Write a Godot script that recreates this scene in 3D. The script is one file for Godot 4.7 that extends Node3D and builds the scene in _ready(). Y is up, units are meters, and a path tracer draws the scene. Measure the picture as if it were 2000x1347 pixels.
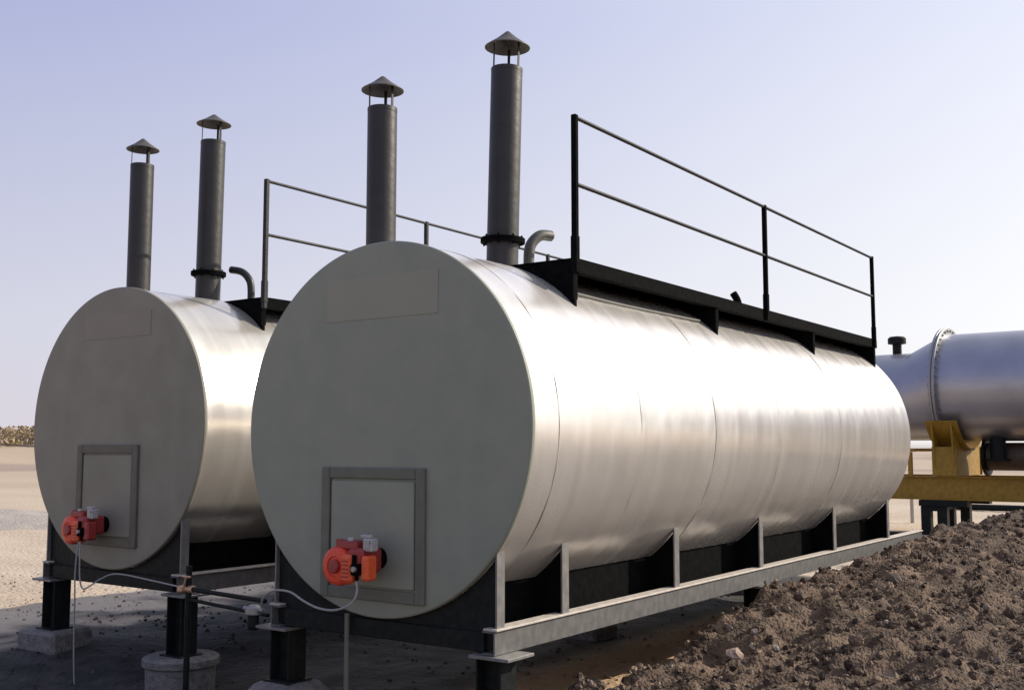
extends Node3D

# ------------------------------------------------------------------ materials
var M := {}
var rng := RandomNumberGenerator.new()
var n_bump := FastNoiseLite.new()
var n_clod := FastNoiseLite.new()
var n_low := FastNoiseLite.new()
var n_dune := FastNoiseLite.new()
var names := {}

func lin(r: float, g: float, b: float) -> Color:
	return Color(r, g, b).linear_to_srgb()

func noise_img(w: int, h: int, freq: float, seed_: int, octaves: int = 4, kind: int = FastNoiseLite.TYPE_SIMPLEX_SMOOTH) -> Image:
	var n := FastNoiseLite.new()
	n.seed = seed_
	n.noise_type = kind
	n.frequency = freq
	n.fractal_octaves = octaves
	return n.get_seamless_image(w, h)

# grey image -> gradient between two colours (values are linear, stored as sRGB)
func tinted(im: Image, a: Color, b: Color, lo: float = 0.0, hi: float = 1.0) -> ImageTexture:
	var w := im.get_width()
	var h := im.get_height()
	var out := Image.create(w, h, false, Image.FORMAT_RGB8)
	for y in h:
		for x in w:
			var t := clampf((im.get_pixel(x, y).r - lo) / (hi - lo), 0, 1)
			out.set_pixel(x, y, a.lerp(b, t).linear_to_srgb())
	return ImageTexture.create_from_image(out)

func grey(im: Image, lo: float, hi: float) -> ImageTexture:
	var w := im.get_width()
	var h := im.get_height()
	var out := Image.create(w, h, false, Image.FORMAT_RGB8)
	for y in h:
		for x in w:
			var t := lerpf(lo, hi, im.get_pixel(x, y).r)
			out.set_pixel(x, y, Color(t, t, t))
	return ImageTexture.create_from_image(out)

func bump(im: Image, depth: float) -> ImageTexture:
	var c: Image = im.duplicate()
	c.bump_map_to_normal_map(depth)
	return ImageTexture.create_from_image(c)

func mat(a: Color, b: Color, rough: float, metal: float, im: Image, scale: float, nrm: ImageTexture = null, nscale: float = 0.3, rtex: ImageTexture = null) -> StandardMaterial3D:
	var m := StandardMaterial3D.new()
	if im:
		m.albedo_texture = tinted(im, a, b, 0.15, 0.85)
	else:
		m.albedo_color = a.linear_to_srgb()
	m.roughness = rough
	m.metallic = metal
	m.uv1_triplanar = true
	m.uv1_scale = Vector3.ONE * scale
	if nrm:
		m.normal_enabled = true
		m.normal_texture = nrm
		m.normal_scale = nscale
	if rtex:
		m.roughness_texture = rtex
		m.roughness = 1.0
	return m

func make_materials():
	var fine := noise_img(256, 256, 0.03, 11, 5)
	var soft := noise_img(256, 256, 0.012, 12, 4)
	var grain := noise_img(256, 256, 0.09, 13, 4)
	var fine_n := bump(fine, 6.0)
	var grain_n := bump(grain, 8.0)
	var soft_n := bump(soft, 3.0)
	# streaks that run round the circumference (u along the axis)
	var st_im := noise_img(512, 64, 0.02, 14, 5)
	st_im.resize(512, 512, Image.INTERPOLATE_CUBIC)
	var blot := noise_img(512, 512, 0.008, 15, 5)
	var mix_im := Image.create(512, 512, false, Image.FORMAT_RGB8)
	for y in 512:
		for x in 512:
			var v := st_im.get_pixel(x, y).r * 0.6 + blot.get_pixel(x, y).r * 0.4
			mix_im.set_pixel(x, y, Color(v, v, v))
	for k in 2:
		var m := StandardMaterial3D.new()
		var a: Color = [Color(0.83, 0.795, 0.755), Color(0.68, 0.645, 0.585)][k]
		var b: Color = [Color(0.90, 0.87, 0.835), Color(0.78, 0.75, 0.69)][k]
		m.albedo_texture = tinted(mix_im, a, b, 0.3, 0.7)
		m.metallic = 0.64
		m.roughness_texture = grey(mix_im, 0.20, 0.30)
		m.roughness = 1.0
		m.normal_enabled = true
		m.normal_texture = bump(mix_im, 5.0)
		m.normal_scale = 0.025
		M["shell%d" % k] = m
	M.face0 = mat(Color(0.25, 0.276, 0.22), Color(0.282, 0.297, 0.235), 0.55, 0.0, soft, 0.7, fine_n, 0.06)
	M.face1 = mat(Color(0.22, 0.212, 0.168), Color(0.258, 0.248, 0.198), 0.55, 0.0, soft, 0.6, fine_n, 0.06)
	M.frame0 = mat(Color(0.135, 0.142, 0.112), Color(0.16, 0.167, 0.132), 0.6, 0.0, soft, 1.5, fine_n, 0.1)
	M.frame1 = mat(Color(0.122, 0.115, 0.09), Color(0.145, 0.137, 0.108), 0.6, 0.0, soft, 1.5, fine_n, 0.1)
	M.plate0 = mat(Color(0.295, 0.30, 0.232), Color(0.305, 0.31, 0.24), 0.6, 0.0, soft, 0.7)
	M.plate1 = mat(Color(0.252, 0.236, 0.187), Color(0.264, 0.247, 0.196), 0.6, 0.0, soft, 0.7)
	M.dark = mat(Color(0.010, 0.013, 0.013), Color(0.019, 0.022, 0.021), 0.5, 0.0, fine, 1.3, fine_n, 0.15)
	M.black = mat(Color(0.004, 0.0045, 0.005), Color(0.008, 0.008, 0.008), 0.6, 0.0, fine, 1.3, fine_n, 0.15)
	M.glare_top = mat(Color(0.42, 0.37, 0.32), Color(0.58, 0.53, 0.47), 0.6, 0.0, fine, 1.3)  # pale tone: glare on the beam tops put into the colour
	M.beam = mat(Color(0.11, 0.107, 0.105), Color(0.155, 0.15, 0.145), 0.5, 0.1, fine, 1.1, fine_n, 0.12)
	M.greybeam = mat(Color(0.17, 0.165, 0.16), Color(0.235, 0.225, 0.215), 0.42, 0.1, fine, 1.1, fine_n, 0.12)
	M.chimney = mat(Color(0.018, 0.017, 0.017), Color(0.027, 0.025, 0.024), 0.44, 0.0, soft, 1.2, fine_n, 0.08)
	M.cap = mat(Color(0.075, 0.07, 0.065), Color(0.115, 0.106, 0.097), 0.55, 0.3, fine, 3.0, fine_n, 0.15)
	M.vent = mat(Color(0.07, 0.07, 0.062), Color(0.11, 0.11, 0.098), 0.5, 0.0, fine, 3.0)
	M.rail = mat(Color(0.03, 0.03, 0.032), Color(0.05, 0.05, 0.05), 0.45, 0.2, fine, 3.0)
	M.red = mat(Color(0.72, 0.06, 0.028), Color(0.85, 0.10, 0.04), 0.38, 0.0, fine, 4.0)
	M.orange = mat(Color(0.76, 0.095, 0.028), Color(0.86, 0.14, 0.04), 0.4, 0.0, fine, 4.0)
	M.crimson = mat(Color(0.28, 0.028, 0.03), Color(0.36, 0.045, 0.04), 0.4, 0.0, fine, 4.0)
	M.boxwhite = mat(Color(0.36, 0.35, 0.35), Color(0.5, 0.49, 0.48), 0.5, 0.0, fine, 4.0)
	M.alu = mat(Color(0.30, 0.30, 0.31), Color(0.40, 0.40, 0.41), 0.4, 0.6, fine, 4.0)
	M.brass = mat(Color(0.55, 0.35, 0.22), Color(0.66, 0.45, 0.3), 0.4, 0.5, fine, 4.0)
	M.hose = mat(Color(0.28, 0.275, 0.27), Color(0.38, 0.37, 0.355), 0.55, 0.0, fine, 4.0)
	M.concrete = mat(Color(0.13, 0.127, 0.123), Color(0.25, 0.24, 0.23), 0.92, 0.0, fine, 1.6, grain_n, 0.5)
	M.yellow = mat(Color(0.28, 0.16, 0.012), Color(0.38, 0.225, 0.02), 0.55, 0.0, fine, 0.8, fine_n, 0.15)
	M.vessel = mat(Color(0.40, 0.40, 0.45), Color(0.48, 0.48, 0.52), 0.36, 0.7, soft, 0.3, soft_n, 0.05)
	M.brownpipe = mat(Color(0.075, 0.05, 0.035), Color(0.12, 0.085, 0.06), 0.6, 0.1, fine, 1.0)
	M.bark = mat(Color(0.10, 0.075, 0.05), Color(0.16, 0.12, 0.085), 0.9, 0.0, fine, 2.0)
	var lf := mat(Color(0.27, 0.20, 0.105), Color(0.40, 0.31, 0.18), 0.8, 0.0, fine, 0.3)
	lf.backlight_enabled = true
	lf.backlight = Color(0.08, 0.08, 0.03)
	M.leaf = lf
	# grounds: vertex colour times a fine grain
	var g := StandardMaterial3D.new()
	g.vertex_color_use_as_albedo = true
	g.albedo_texture = tinted(grain, Color(0.84, 0.84, 0.84), Color(1.0, 1.0, 1.0), 0.2, 0.8)
	g.roughness = 0.95
	g.uv1_triplanar = true
	g.uv1_world_triplanar = true
	g.uv1_scale = Vector3.ONE * 0.45
	g.normal_enabled = true
	g.normal_texture = grain_n
	g.normal_scale = 0.28
	M.ground = g
	var d: StandardMaterial3D = g.duplicate()
	d.albedo_texture = tinted(grain, Color(0.5, 0.5, 0.5), Color(1.0, 1.0, 1.0), 0.2, 0.8)
	d.uv1_scale = Vector3.ONE * 1.3
	d.normal_scale = 1.0
	M.dirt = d

# ------------------------------------------------------------------ scene tree
func numbered(called: String) -> String:
	var k: int = names.get(called, 0)
	names[called] = k + 1
	return called if k == 0 else "%s_%03d" % [called, k]

func tag(o: Node3D, label: String, category: String, group: String = "") -> Node3D:
	o.set_meta("label", label)
	if category != "":
		o.set_meta("category", category)
	if group != "":
		o.set_meta("group", group)
	return o

func thing(called: String, label: String, category: String, at: Vector3, turn: float = 0.0, group: String = "") -> Node3D:
	var o := Node3D.new()
	o.name = numbered(called)
	add_child(o)
	o.position = at
	o.rotation.y = turn
	tag(o, label, category, group)
	return o

func sb() -> SurfaceTool:
	var st := SurfaceTool.new()
	st.begin(Mesh.PRIMITIVE_TRIANGLES)
	return st

func obj(called: String, st: SurfaceTool, m: Material, parent: Node3D = null) -> MeshInstance3D:
	var o := MeshInstance3D.new()
	o.mesh = st.commit()
	o.material_override = m
	if parent == null or parent == self:
		o.name = numbered(called)
		add_child(o)
	else:
		var k := 0
		var nm := called
		while parent.has_node(nm):
			k += 1
			nm = "%s_%03d" % [called, k]
		o.name = nm
		parent.add_child(o, true)
	return o

# ------------------------------------------------------------------ shapes
func tri(st: SurfaceTool, a: Vector3, b: Vector3, c: Vector3, out: Vector3):
	var n := (c - a).cross(b - a)
	if n.length_squared() < 1e-16:
		return
	n = n.normalized()
	if n.dot(out) < 0:
		var t := b
		b = c
		c = t
		n = -n
	for v in [a, b, c]:
		st.set_normal(n)
		st.add_vertex(v)

func quad(st: SurfaceTool, a: Vector3, b: Vector3, c: Vector3, d: Vector3, out: Vector3):
	tri(st, a, b, c, out)
	tri(st, a, c, d, out)

# quad a-b-c-d with one normal per corner
func nquad(st: SurfaceTool, p: Array, n: Array):
	var order := [0, 1, 2, 0, 2, 3]
	if ((p[2] - p[0]).cross(p[1] - p[0]) + (p[3] - p[0]).cross(p[2] - p[0])).dot(n[0] + n[1] + n[2] + n[3]) < 0:
		order = [0, 2, 1, 0, 3, 2]
	for k in order:
		st.set_normal(n[k])
		st.add_vertex(p[k])

# box with chamfered edges
func box(st: SurfaceTool, c: Vector3, s: Vector3, ch: float = 0.004, bs: Basis = Basis.IDENTITY):
	var h := s * 0.5
	ch = minf(ch, minf(h.x, minf(h.y, h.z)) * 0.45)
	for ax in 3:
		for sg in [-1.0, 1.0]:
			var u := (ax + 1) % 3
			var v := (ax + 2) % 3
			var p := []
			for q in [[-1, -1], [1, -1], [1, 1], [-1, 1]]:
				var w := Vector3.ZERO
				w[ax] = sg * h[ax]
				w[u] = q[0] * (h[u] - ch)
				w[v] = q[1] * (h[v] - ch)
				p.append(c + bs * w)
			var o := Vector3.ZERO
			o[ax] = sg
			quad(st, p[0], p[1], p[2], p[3], bs * o)
	if ch <= 0:
		return
	for ax in 3:
		var u := (ax + 1) % 3
		var v := (ax + 2) % 3
		for su in [-1.0, 1.0]:
			for sv in [-1.0, 1.0]:
				var p := []
				for q in [[-1.0, 0], [1.0, 0], [1.0, 1], [-1.0, 1]]:
					var w := Vector3.ZERO
					w[ax] = q[0] * (h[ax] - ch)
					w[u] = su * (h[u] - (ch if q[1] == 1 else 0.0))
					w[v] = sv * (h[v] - (ch if q[1] == 0 else 0.0))
					p.append(c + bs * w)
				var o := Vector3.ZERO
				o[u] = su
				o[v] = sv
				quad(st, p[0], p[1], p[2], p[3], bs * o)
	for sx in [-1.0, 1.0]:
		for sy in [-1.0, 1.0]:
			for sz in [-1.0, 1.0]:
				var a := Vector3(sx * h.x, sy * (h.y - ch), sz * (h.z - ch))
				var b := Vector3(sx * (h.x - ch), sy * h.y, sz * (h.z - ch))
				var d := Vector3(sx * (h.x - ch), sy * (h.y - ch), sz * h.z)
				tri(st, c + bs * a, c + bs * b, c + bs * d, bs * Vector3(sx, sy, sz))

# profile of (radius, height) turned about +y of the transform
func lathe(st: SurfaceTool, prof: Array, segs: int, xf: Transform3D = Transform3D.IDENTITY):
	for i in prof.size() - 1:
		var a: Vector2 = prof[i]
		var b: Vector2 = prof[i + 1]
		var d := b - a
		if d.length() < 1e-6:
			continue
		var nr := Vector2(d.y, -d.x).normalized()
		for k in segs:
			var t0 := TAU * k / segs
			var t1 := TAU * (k + 1) / segs
			var p := []
			var n := []
			for q in [[a, t0], [b, t0], [b, t1], [a, t1]]:
				p.append(xf * Vector3(cos(q[1]) * q[0].x, q[0].y, sin(q[1]) * q[0].x))
				n.append((xf.basis * Vector3(cos(q[1]) * nr.x, nr.y, sin(q[1]) * nr.x)).normalized())
			nquad(st, p, n)

func along(a: Vector3, b: Vector3) -> Transform3D:
	var y := (b - a).normalized()
	var x := y.cross(Vector3(0.31, 0.17, 0.93)).normalized()
	return Transform3D(Basis(x, y, x.cross(y)), a)

func rod(st: SurfaceTool, a: Vector3, b: Vector3, r: float, segs: int = 12):
	var l := (b - a).length()
	var c := minf(r * 0.2, 0.004)
	lathe(st, [Vector2(0, 0), Vector2(r - c, 0), Vector2(r, c), Vector2(r, l - c), Vector2(r - c, l), Vector2(0, l)], segs, along(a, b))

# swept round tube through smooth points
func tube(st: SurfaceTool, pts: Array, r: float, segs: int = 10, steps: int = 8):
	var cv := []
	var n := pts.size()
	for i in n - 1:
		for k in steps:
			var pa: Vector3 = pts[maxi(i - 1, 0)]
			var pd: Vector3 = pts[mini(i + 2, n - 1)]
			cv.append(pts[i].cubic_interpolate(pts[i + 1], pa, pd, float(k) / steps))
	cv.append(pts[n - 1])
	var rings := []
	var nr := []
	var x := Vector3(0.27, 0.91, 0.31)
	for i in cv.size():
		var t: Vector3 = (cv[mini(i + 1, cv.size() - 1)] - cv[maxi(i - 1, 0)]).normalized()
		x = (x - t * x.dot(t)).normalized()
		var y := t.cross(x)
		var ring := []
		var nn := []
		for k in segs:
			var a := TAU * k / segs
			var o := x * cos(a) + y * sin(a)
			ring.append(cv[i] + o * r)
			nn.append(o)
		rings.append(ring)
		nr.append(nn)
	for i in cv.size() - 1:
		for k in segs:
			var j := (k + 1) % segs
			nquad(st, [rings[i][k], rings[i + 1][k], rings[i + 1][j], rings[i][j]], [nr[i][k], nr[i + 1][k], nr[i + 1][j], nr[i][j]])
	for k in range(1, segs - 1):
		tri(st, rings[0][0], rings[0][k], rings[0][k + 1], cv[0] - cv[1])
		var e: Array = rings[cv.size() - 1]
		tri(st, e[0], e[k], e[k + 1], cv[-1] - cv[-2])

# flat outline in x-y, thick along z
func plate(st: SurfaceTool, pts: PackedVector2Array, z: float, th: float):
	var idx := Geometry2D.triangulate_polygon(pts)
	for s in [-1.0, 1.0]:
		for i in range(0, idx.size(), 3):
			var q := []
			for k in 3:
				q.append(Vector3(pts[idx[i + k]].x, pts[idx[i + k]].y, z + s * th * 0.5))
			tri(st, q[0], q[1], q[2], Vector3(0, 0, s))
	var area := 0.0
	for i in pts.size():
		area += pts[i].cross(pts[(i + 1) % pts.size()])
	for i in pts.size():
		var a := pts[i]
		var b := pts[(i + 1) % pts.size()]
		var d := b - a
		var o := Vector3(d.y, -d.x, 0) * signf(area)
		quad(st, Vector3(a.x, a.y, z - th * 0.5), Vector3(b.x, b.y, z - th * 0.5), Vector3(b.x, b.y, z + th * 0.5), Vector3(a.x, a.y, z + th * 0.5), o)

# steel I section column between two heights, flanges facing +-x
func column(st: SurfaceTool, x: float, z: float, y0: float, y1: float, w: float, d: float):
	var t := 0.014
	var h := y1 - y0
	var c := (y0 + y1) * 0.5
	for s in [-1.0, 1.0]:
		box(st, Vector3(x + s * (w * 0.5 - t * 0.5), c, z), Vector3(t, h, d), 0.003)
	box(st, Vector3(x, c, z), Vector3(w - 2 * t - 0.002, h, t), 0.0)

# channel along z: web at x, flanges towards `side`
func channel(st: SurfaceTool, x: float, y0: float, y1: float, z0: float, z1: float, side: float, fl: float = 0.07, t: float = 0.012):
	var l := absf(z1 - z0)
	var zc := (z0 + z1) * 0.5
	box(st, Vector3(x + side * t * 0.5, (y0 + y1) * 0.5, zc), Vector3(t, y1 - y0, l), 0.004)
	for y in [y0 + t * 0.5, y1 - t * 0.5]:
		box(st, Vector3(x + side * (t + fl * 0.5 + 0.001), y, zc), Vector3(fl, t - 0.002, l - 0.004), 0.002)

# ------------------------------------------------------------------ the tanks
const R := 1.25

func shell_sheet(zc0: float, zc1: float, yc: float, kind: int, parent: Node3D, seed_: int, lap: float):
	var st := sb()
	var na := 144
	var nz := maxi(4, int(absf(zc1 - zc0) / 0.05))
	var l := absf(zc1 - zc0)
	var P := []
	for i in nz + 1:
		var row := []
		var t := float(i) / nz
		var z := lerpf(zc0, zc1, t)
		for k in na + 1:
			var a := TAU * k / na
			var d := minf(t, 1 - t) * l
			var r := R - 0.003 + lap + 0.0035 * exp(-pow(d / 0.06, 2.0)) * (0.6 + 0.5 * n_low.get_noise_2d(a * 9.0 + seed_, z * 3.0))
			# sheet metal is never quite round: long shallow buckles
			var ca := cos(a)
			var sa := sin(a)
			r += 0.0028 * n_dune.get_noise_3d(ca * 60.0, sa * 60.0 + seed_ * 17.0, z * 75.0)
			r += 0.0007 * n_dune.get_noise_3d(ca * 40.0 + 300.0, sa * 40.0, z * 170.0 + seed_ * 7.0) * (1.0 if sa < 0.15 else 0.4)
			row.append(Vector3(ca * r, yc + sa * r, z))
		P.append(row)
	for i in nz:
		for k in na:
			var p := [P[i][k], P[i + 1][k], P[i + 1][k + 1], P[i][k + 1]]
			var n := []
			for q in [[i, k], [i + 1, k], [i + 1, k + 1], [i, k + 1]]:
				var kk: int = q[1] % na
				var du: Vector3 = P[q[0]][(kk + 1) % na] - P[q[0]][(kk + na - 1) % na]
				var dv: Vector3 = P[mini(q[0] + 1, nz)][kk] - P[maxi(q[0] - 1, 0)][kk]
				var nn := du.cross(dv).normalized()
				var out := Vector3(p[0].x, p[0].y - yc, 0)
				n.append(nn if nn.dot(out) > 0 else -nn)
			var order := [0, 1, 2, 0, 2, 3]
			if (p[2] - p[0]).cross(p[1] - p[0]).dot(n[0]) < 0:
				order = [0, 2, 1, 0, 3, 2]
			for o in order:
				var kq: int = k + (1 if o >= 2 else 0)
				st.set_normal(n[o])
				st.set_uv(Vector2(p[o].z / 1.9 + seed_ * 0.13, float(kq) / na * 2.0))
				st.add_vertex(p[o])
	st.generate_tangents()
	obj("cladding_sheet", st, M["shell%d" % kind], parent)

func chimney(parent: Node3D, at: Vector3, y1: float, dia: float, rim_y: float, apex_y: float, rim_d: float, flange_y: float, tilt: float, label: String):
	var r := dia * 0.5
	var st := sb()
	var y0 := at.y
	var h := y1 - y0
	lathe(st, [Vector2(r * 0.93, h - 0.02), Vector2(r * 0.93, h), Vector2(r, h), Vector2(r * 1.01, h - 0.002), Vector2(r * 1.01, h - 0.03), Vector2(r, h - 0.034), Vector2(r, 0), Vector2(0, 0)], 40)
	lathe(st, [Vector2(0, h - 0.3), Vector2(r * 0.93, h - 0.3), Vector2(r * 0.93, h)], 32)
	var c := obj("chimney", st, M.chimney, parent)
	c.set_meta("label", label)
	c.position = at
	c.rotation.z = tilt
	if flange_y > 0:
		var f := sb()
		var fy := flange_y - y0
		var fr := r * 1.40
		lathe(f, [Vector2(r * 1.005, fy - 0.022), Vector2(fr - 0.004, fy - 0.022), Vector2(fr, fy - 0.018), Vector2(fr, fy - 0.003), Vector2(r * 1.005, fy - 0.003)], 40)
		lathe(f, [Vector2(r * 1.005, fy + 0.001), Vector2(fr, fy + 0.001), Vector2(fr, fy + 0.017), Vector2(fr - 0.004, fy + 0.021), Vector2(r * 1.005, fy + 0.021)], 40)
		obj("flange", f, M.black, c)
		var b := sb()
		for k in 8:
			var a := TAU * (k + 0.5) / 8
			rod(b, Vector3(cos(a) * r * 1.21, fy - 0.04, sin(a) * r * 1.21), Vector3(cos(a) * r * 1.21, fy + 0.04, sin(a) * r * 1.21), 0.008, 6)
		obj("flange_bolts", b, M.black, c).set_meta("kind", "stuff")
	for k in 3:
		var a := 0.55 + TAU * k / 3 + PI * 0.5
		var s := sb()
		var p := Vector3(cos(a) * r * 0.90, 0, sin(a) * r * 0.90)
		var q := Vector3(cos(a) * r * 0.97, 0, sin(a) * r * 0.97)
		box(s, Vector3(p.x, (h - 0.06 + rim_y - y0 + 0.03) * 0.5, p.z), Vector3(0.022, rim_y - y1 + 0.09, 0.006), 0.001, Basis(Vector3.UP, -a + PI * 0.5))
		obj("strut", s, M.rail, c)
	var cp := sb()
	var rr := rim_d * 0.5
	var ry := rim_y - y0
	var ay := apex_y - y0
	lathe(cp, [Vector2(0, ay - 0.012), Vector2(rr - 0.004, ry), Vector2(rr, ry + 0.001), Vector2(rr, ry + 0.006), Vector2(rr * 0.5, lerpf(ry, ay, 0.51)), Vector2(0.012, ay), Vector2(0, ay + 0.004)], 40)
	obj("rain_cap", cp, M.cap, c)

func burner(parent: Node3D, at: Vector3, kind: int):
	# at: middle of the mounting plate on the door; the burner sticks out along +z
	var st := sb()
	# cast body
	box(st, Vector3(0.02, 0.0, 0.17), Vector3(0.17, 0.20, 0.26), 0.03)
	var b := obj("burner", st, M.crimson, parent)
	b.position = at
	b.scale = Vector3.ONE * 0.82
	b.set_meta("label", "red burner with round fan housing and pale control box")
	var f := sb()
	lathe(f, [Vector2(0, 0), Vector2(0.085, 0), Vector2(0.085, 0.018), Vector2(0, 0.018)], 24, Transform3D(Basis(Vector3.RIGHT, PI * 0.5), Vector3(0.02, 0, 0.0)))
	lathe(f, [Vector2(0.075, 0.018), Vector2(0.075, 0.05)], 24, Transform3D(Basis(Vector3.RIGHT, PI * 0.5), Vector3(0.02, 0, 0.0)))
	obj("mounting_flange", f, M.black, b)
	# fan scroll: round drum, axis forwards
	var s := sb()
	var rx := Basis(Vector3.RIGHT, PI * 0.5)
	lathe(s, [Vector2(0, 0), Vector2(0.13, 0), Vector2(0.15, 0.02), Vector2(0.155, 0.06), Vector2(0.155, 0.13), Vector2(0.145, 0.165), Vector2(0.12, 0.18), Vector2(0.08, 0.185), Vector2(0.075, 0.175), Vector2(0, 0.175)], 40, Transform3D(rx, Vector3(-0.17, -0.05, 0.13)))
	obj("fan_housing", s, M.red, b)
	# air box beside the fan
	var o := sb()
	box(o, Vector3(-0.035, -0.06, 0.27), Vector3(0.12, 0.22, 0.13), 0.025)
	obj("air_box", o, M.orange, b)
	var g := sb()
	for k in 5:
		box(g, Vector3(-0.035, -0.12 + k * 0.03, 0.338), Vector3(0.07, 0.01, 0.008), 0.002)
	obj("air_grille", g, M.crimson, b)
	# motor on the other end
	var m := sb()
	lathe(m, [Vector2(0, 0), Vector2(0.05, 0), Vector2(0.055, 0.008), Vector2(0.055, 0.02), Vector2(0.045, 0.03), Vector2(0, 0.032)], 24, Transform3D(rx, Vector3(-0.17, -0.05, 0.306)))
	obj("motor", m, M.crimson, b)
	# pump with its brass unions, in the dark gap
	var p := sb()
	box(p, Vector3(0.06, -0.06, 0.29), Vector3(0.08, 0.09, 0.10), 0.012)
	rod(p, Vector3(0.06, -0.10, 0.30), Vector3(0.06, -0.15, 0.30), 0.014)
	rod(p, Vector3(0.04, -0.02, 0.31), Vector3(0.04, 0.05, 0.31), 0.018)
	obj("pump", p, M.black, b)
	var pu := sb()
	rod(pu, Vector3(0.072, -0.055, 0.335), Vector3(0.072, -0.055, 0.362), 0.022, 16)
	obj("pump_cap", pu, M.alu, b)
	# right hand cover
	var c := sb()
	box(c, Vector3(0.14, -0.05, 0.25), Vector3(0.075, 0.19, 0.12), 0.02)
	obj("side_cover", c, M.orange if kind == 0 else M.crimson, b)
	# top cover, control box, ignition box
	var t := sb()
	box(t, Vector3(-0.08, 0.115, 0.2), Vector3(0.22, 0.07, 0.16), 0.025)
	rod(t, Vector3(-0.2, 0.10, 0.22), Vector3(-0.2, 0.155, 0.22), 0.035, 16)
	obj("top_cover", t, M.crimson, b)
	var w := sb()
	box(w, Vector3(0.125, 0.125, 0.22), Vector3(0.10, 0.10, 0.08), 0.01)
	box(w, Vector3(0.08, 0.188, 0.21), Vector3(0.10, 0.025, 0.05), 0.006)
	obj("control_box", w, M.boxwhite, b)
	var v := sb()
	box(v, Vector3(0.125, 0.125, 0.262), Vector3(0.06, 0.06, 0.005), 0.001)
	rod(v, Vector3(0.155, 0.155, 0.262), Vector3(0.155, 0.155, 0.275), 0.01)
	obj("control_panel", v, M.alu, b)
	var y := sb()
	box(y, Vector3(-0.045, 0.162, 0.26), Vector3(0.05, 0.03, 0.03), 0.006)
	obj("nameplate", y, M.boxwhite, b)

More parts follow.
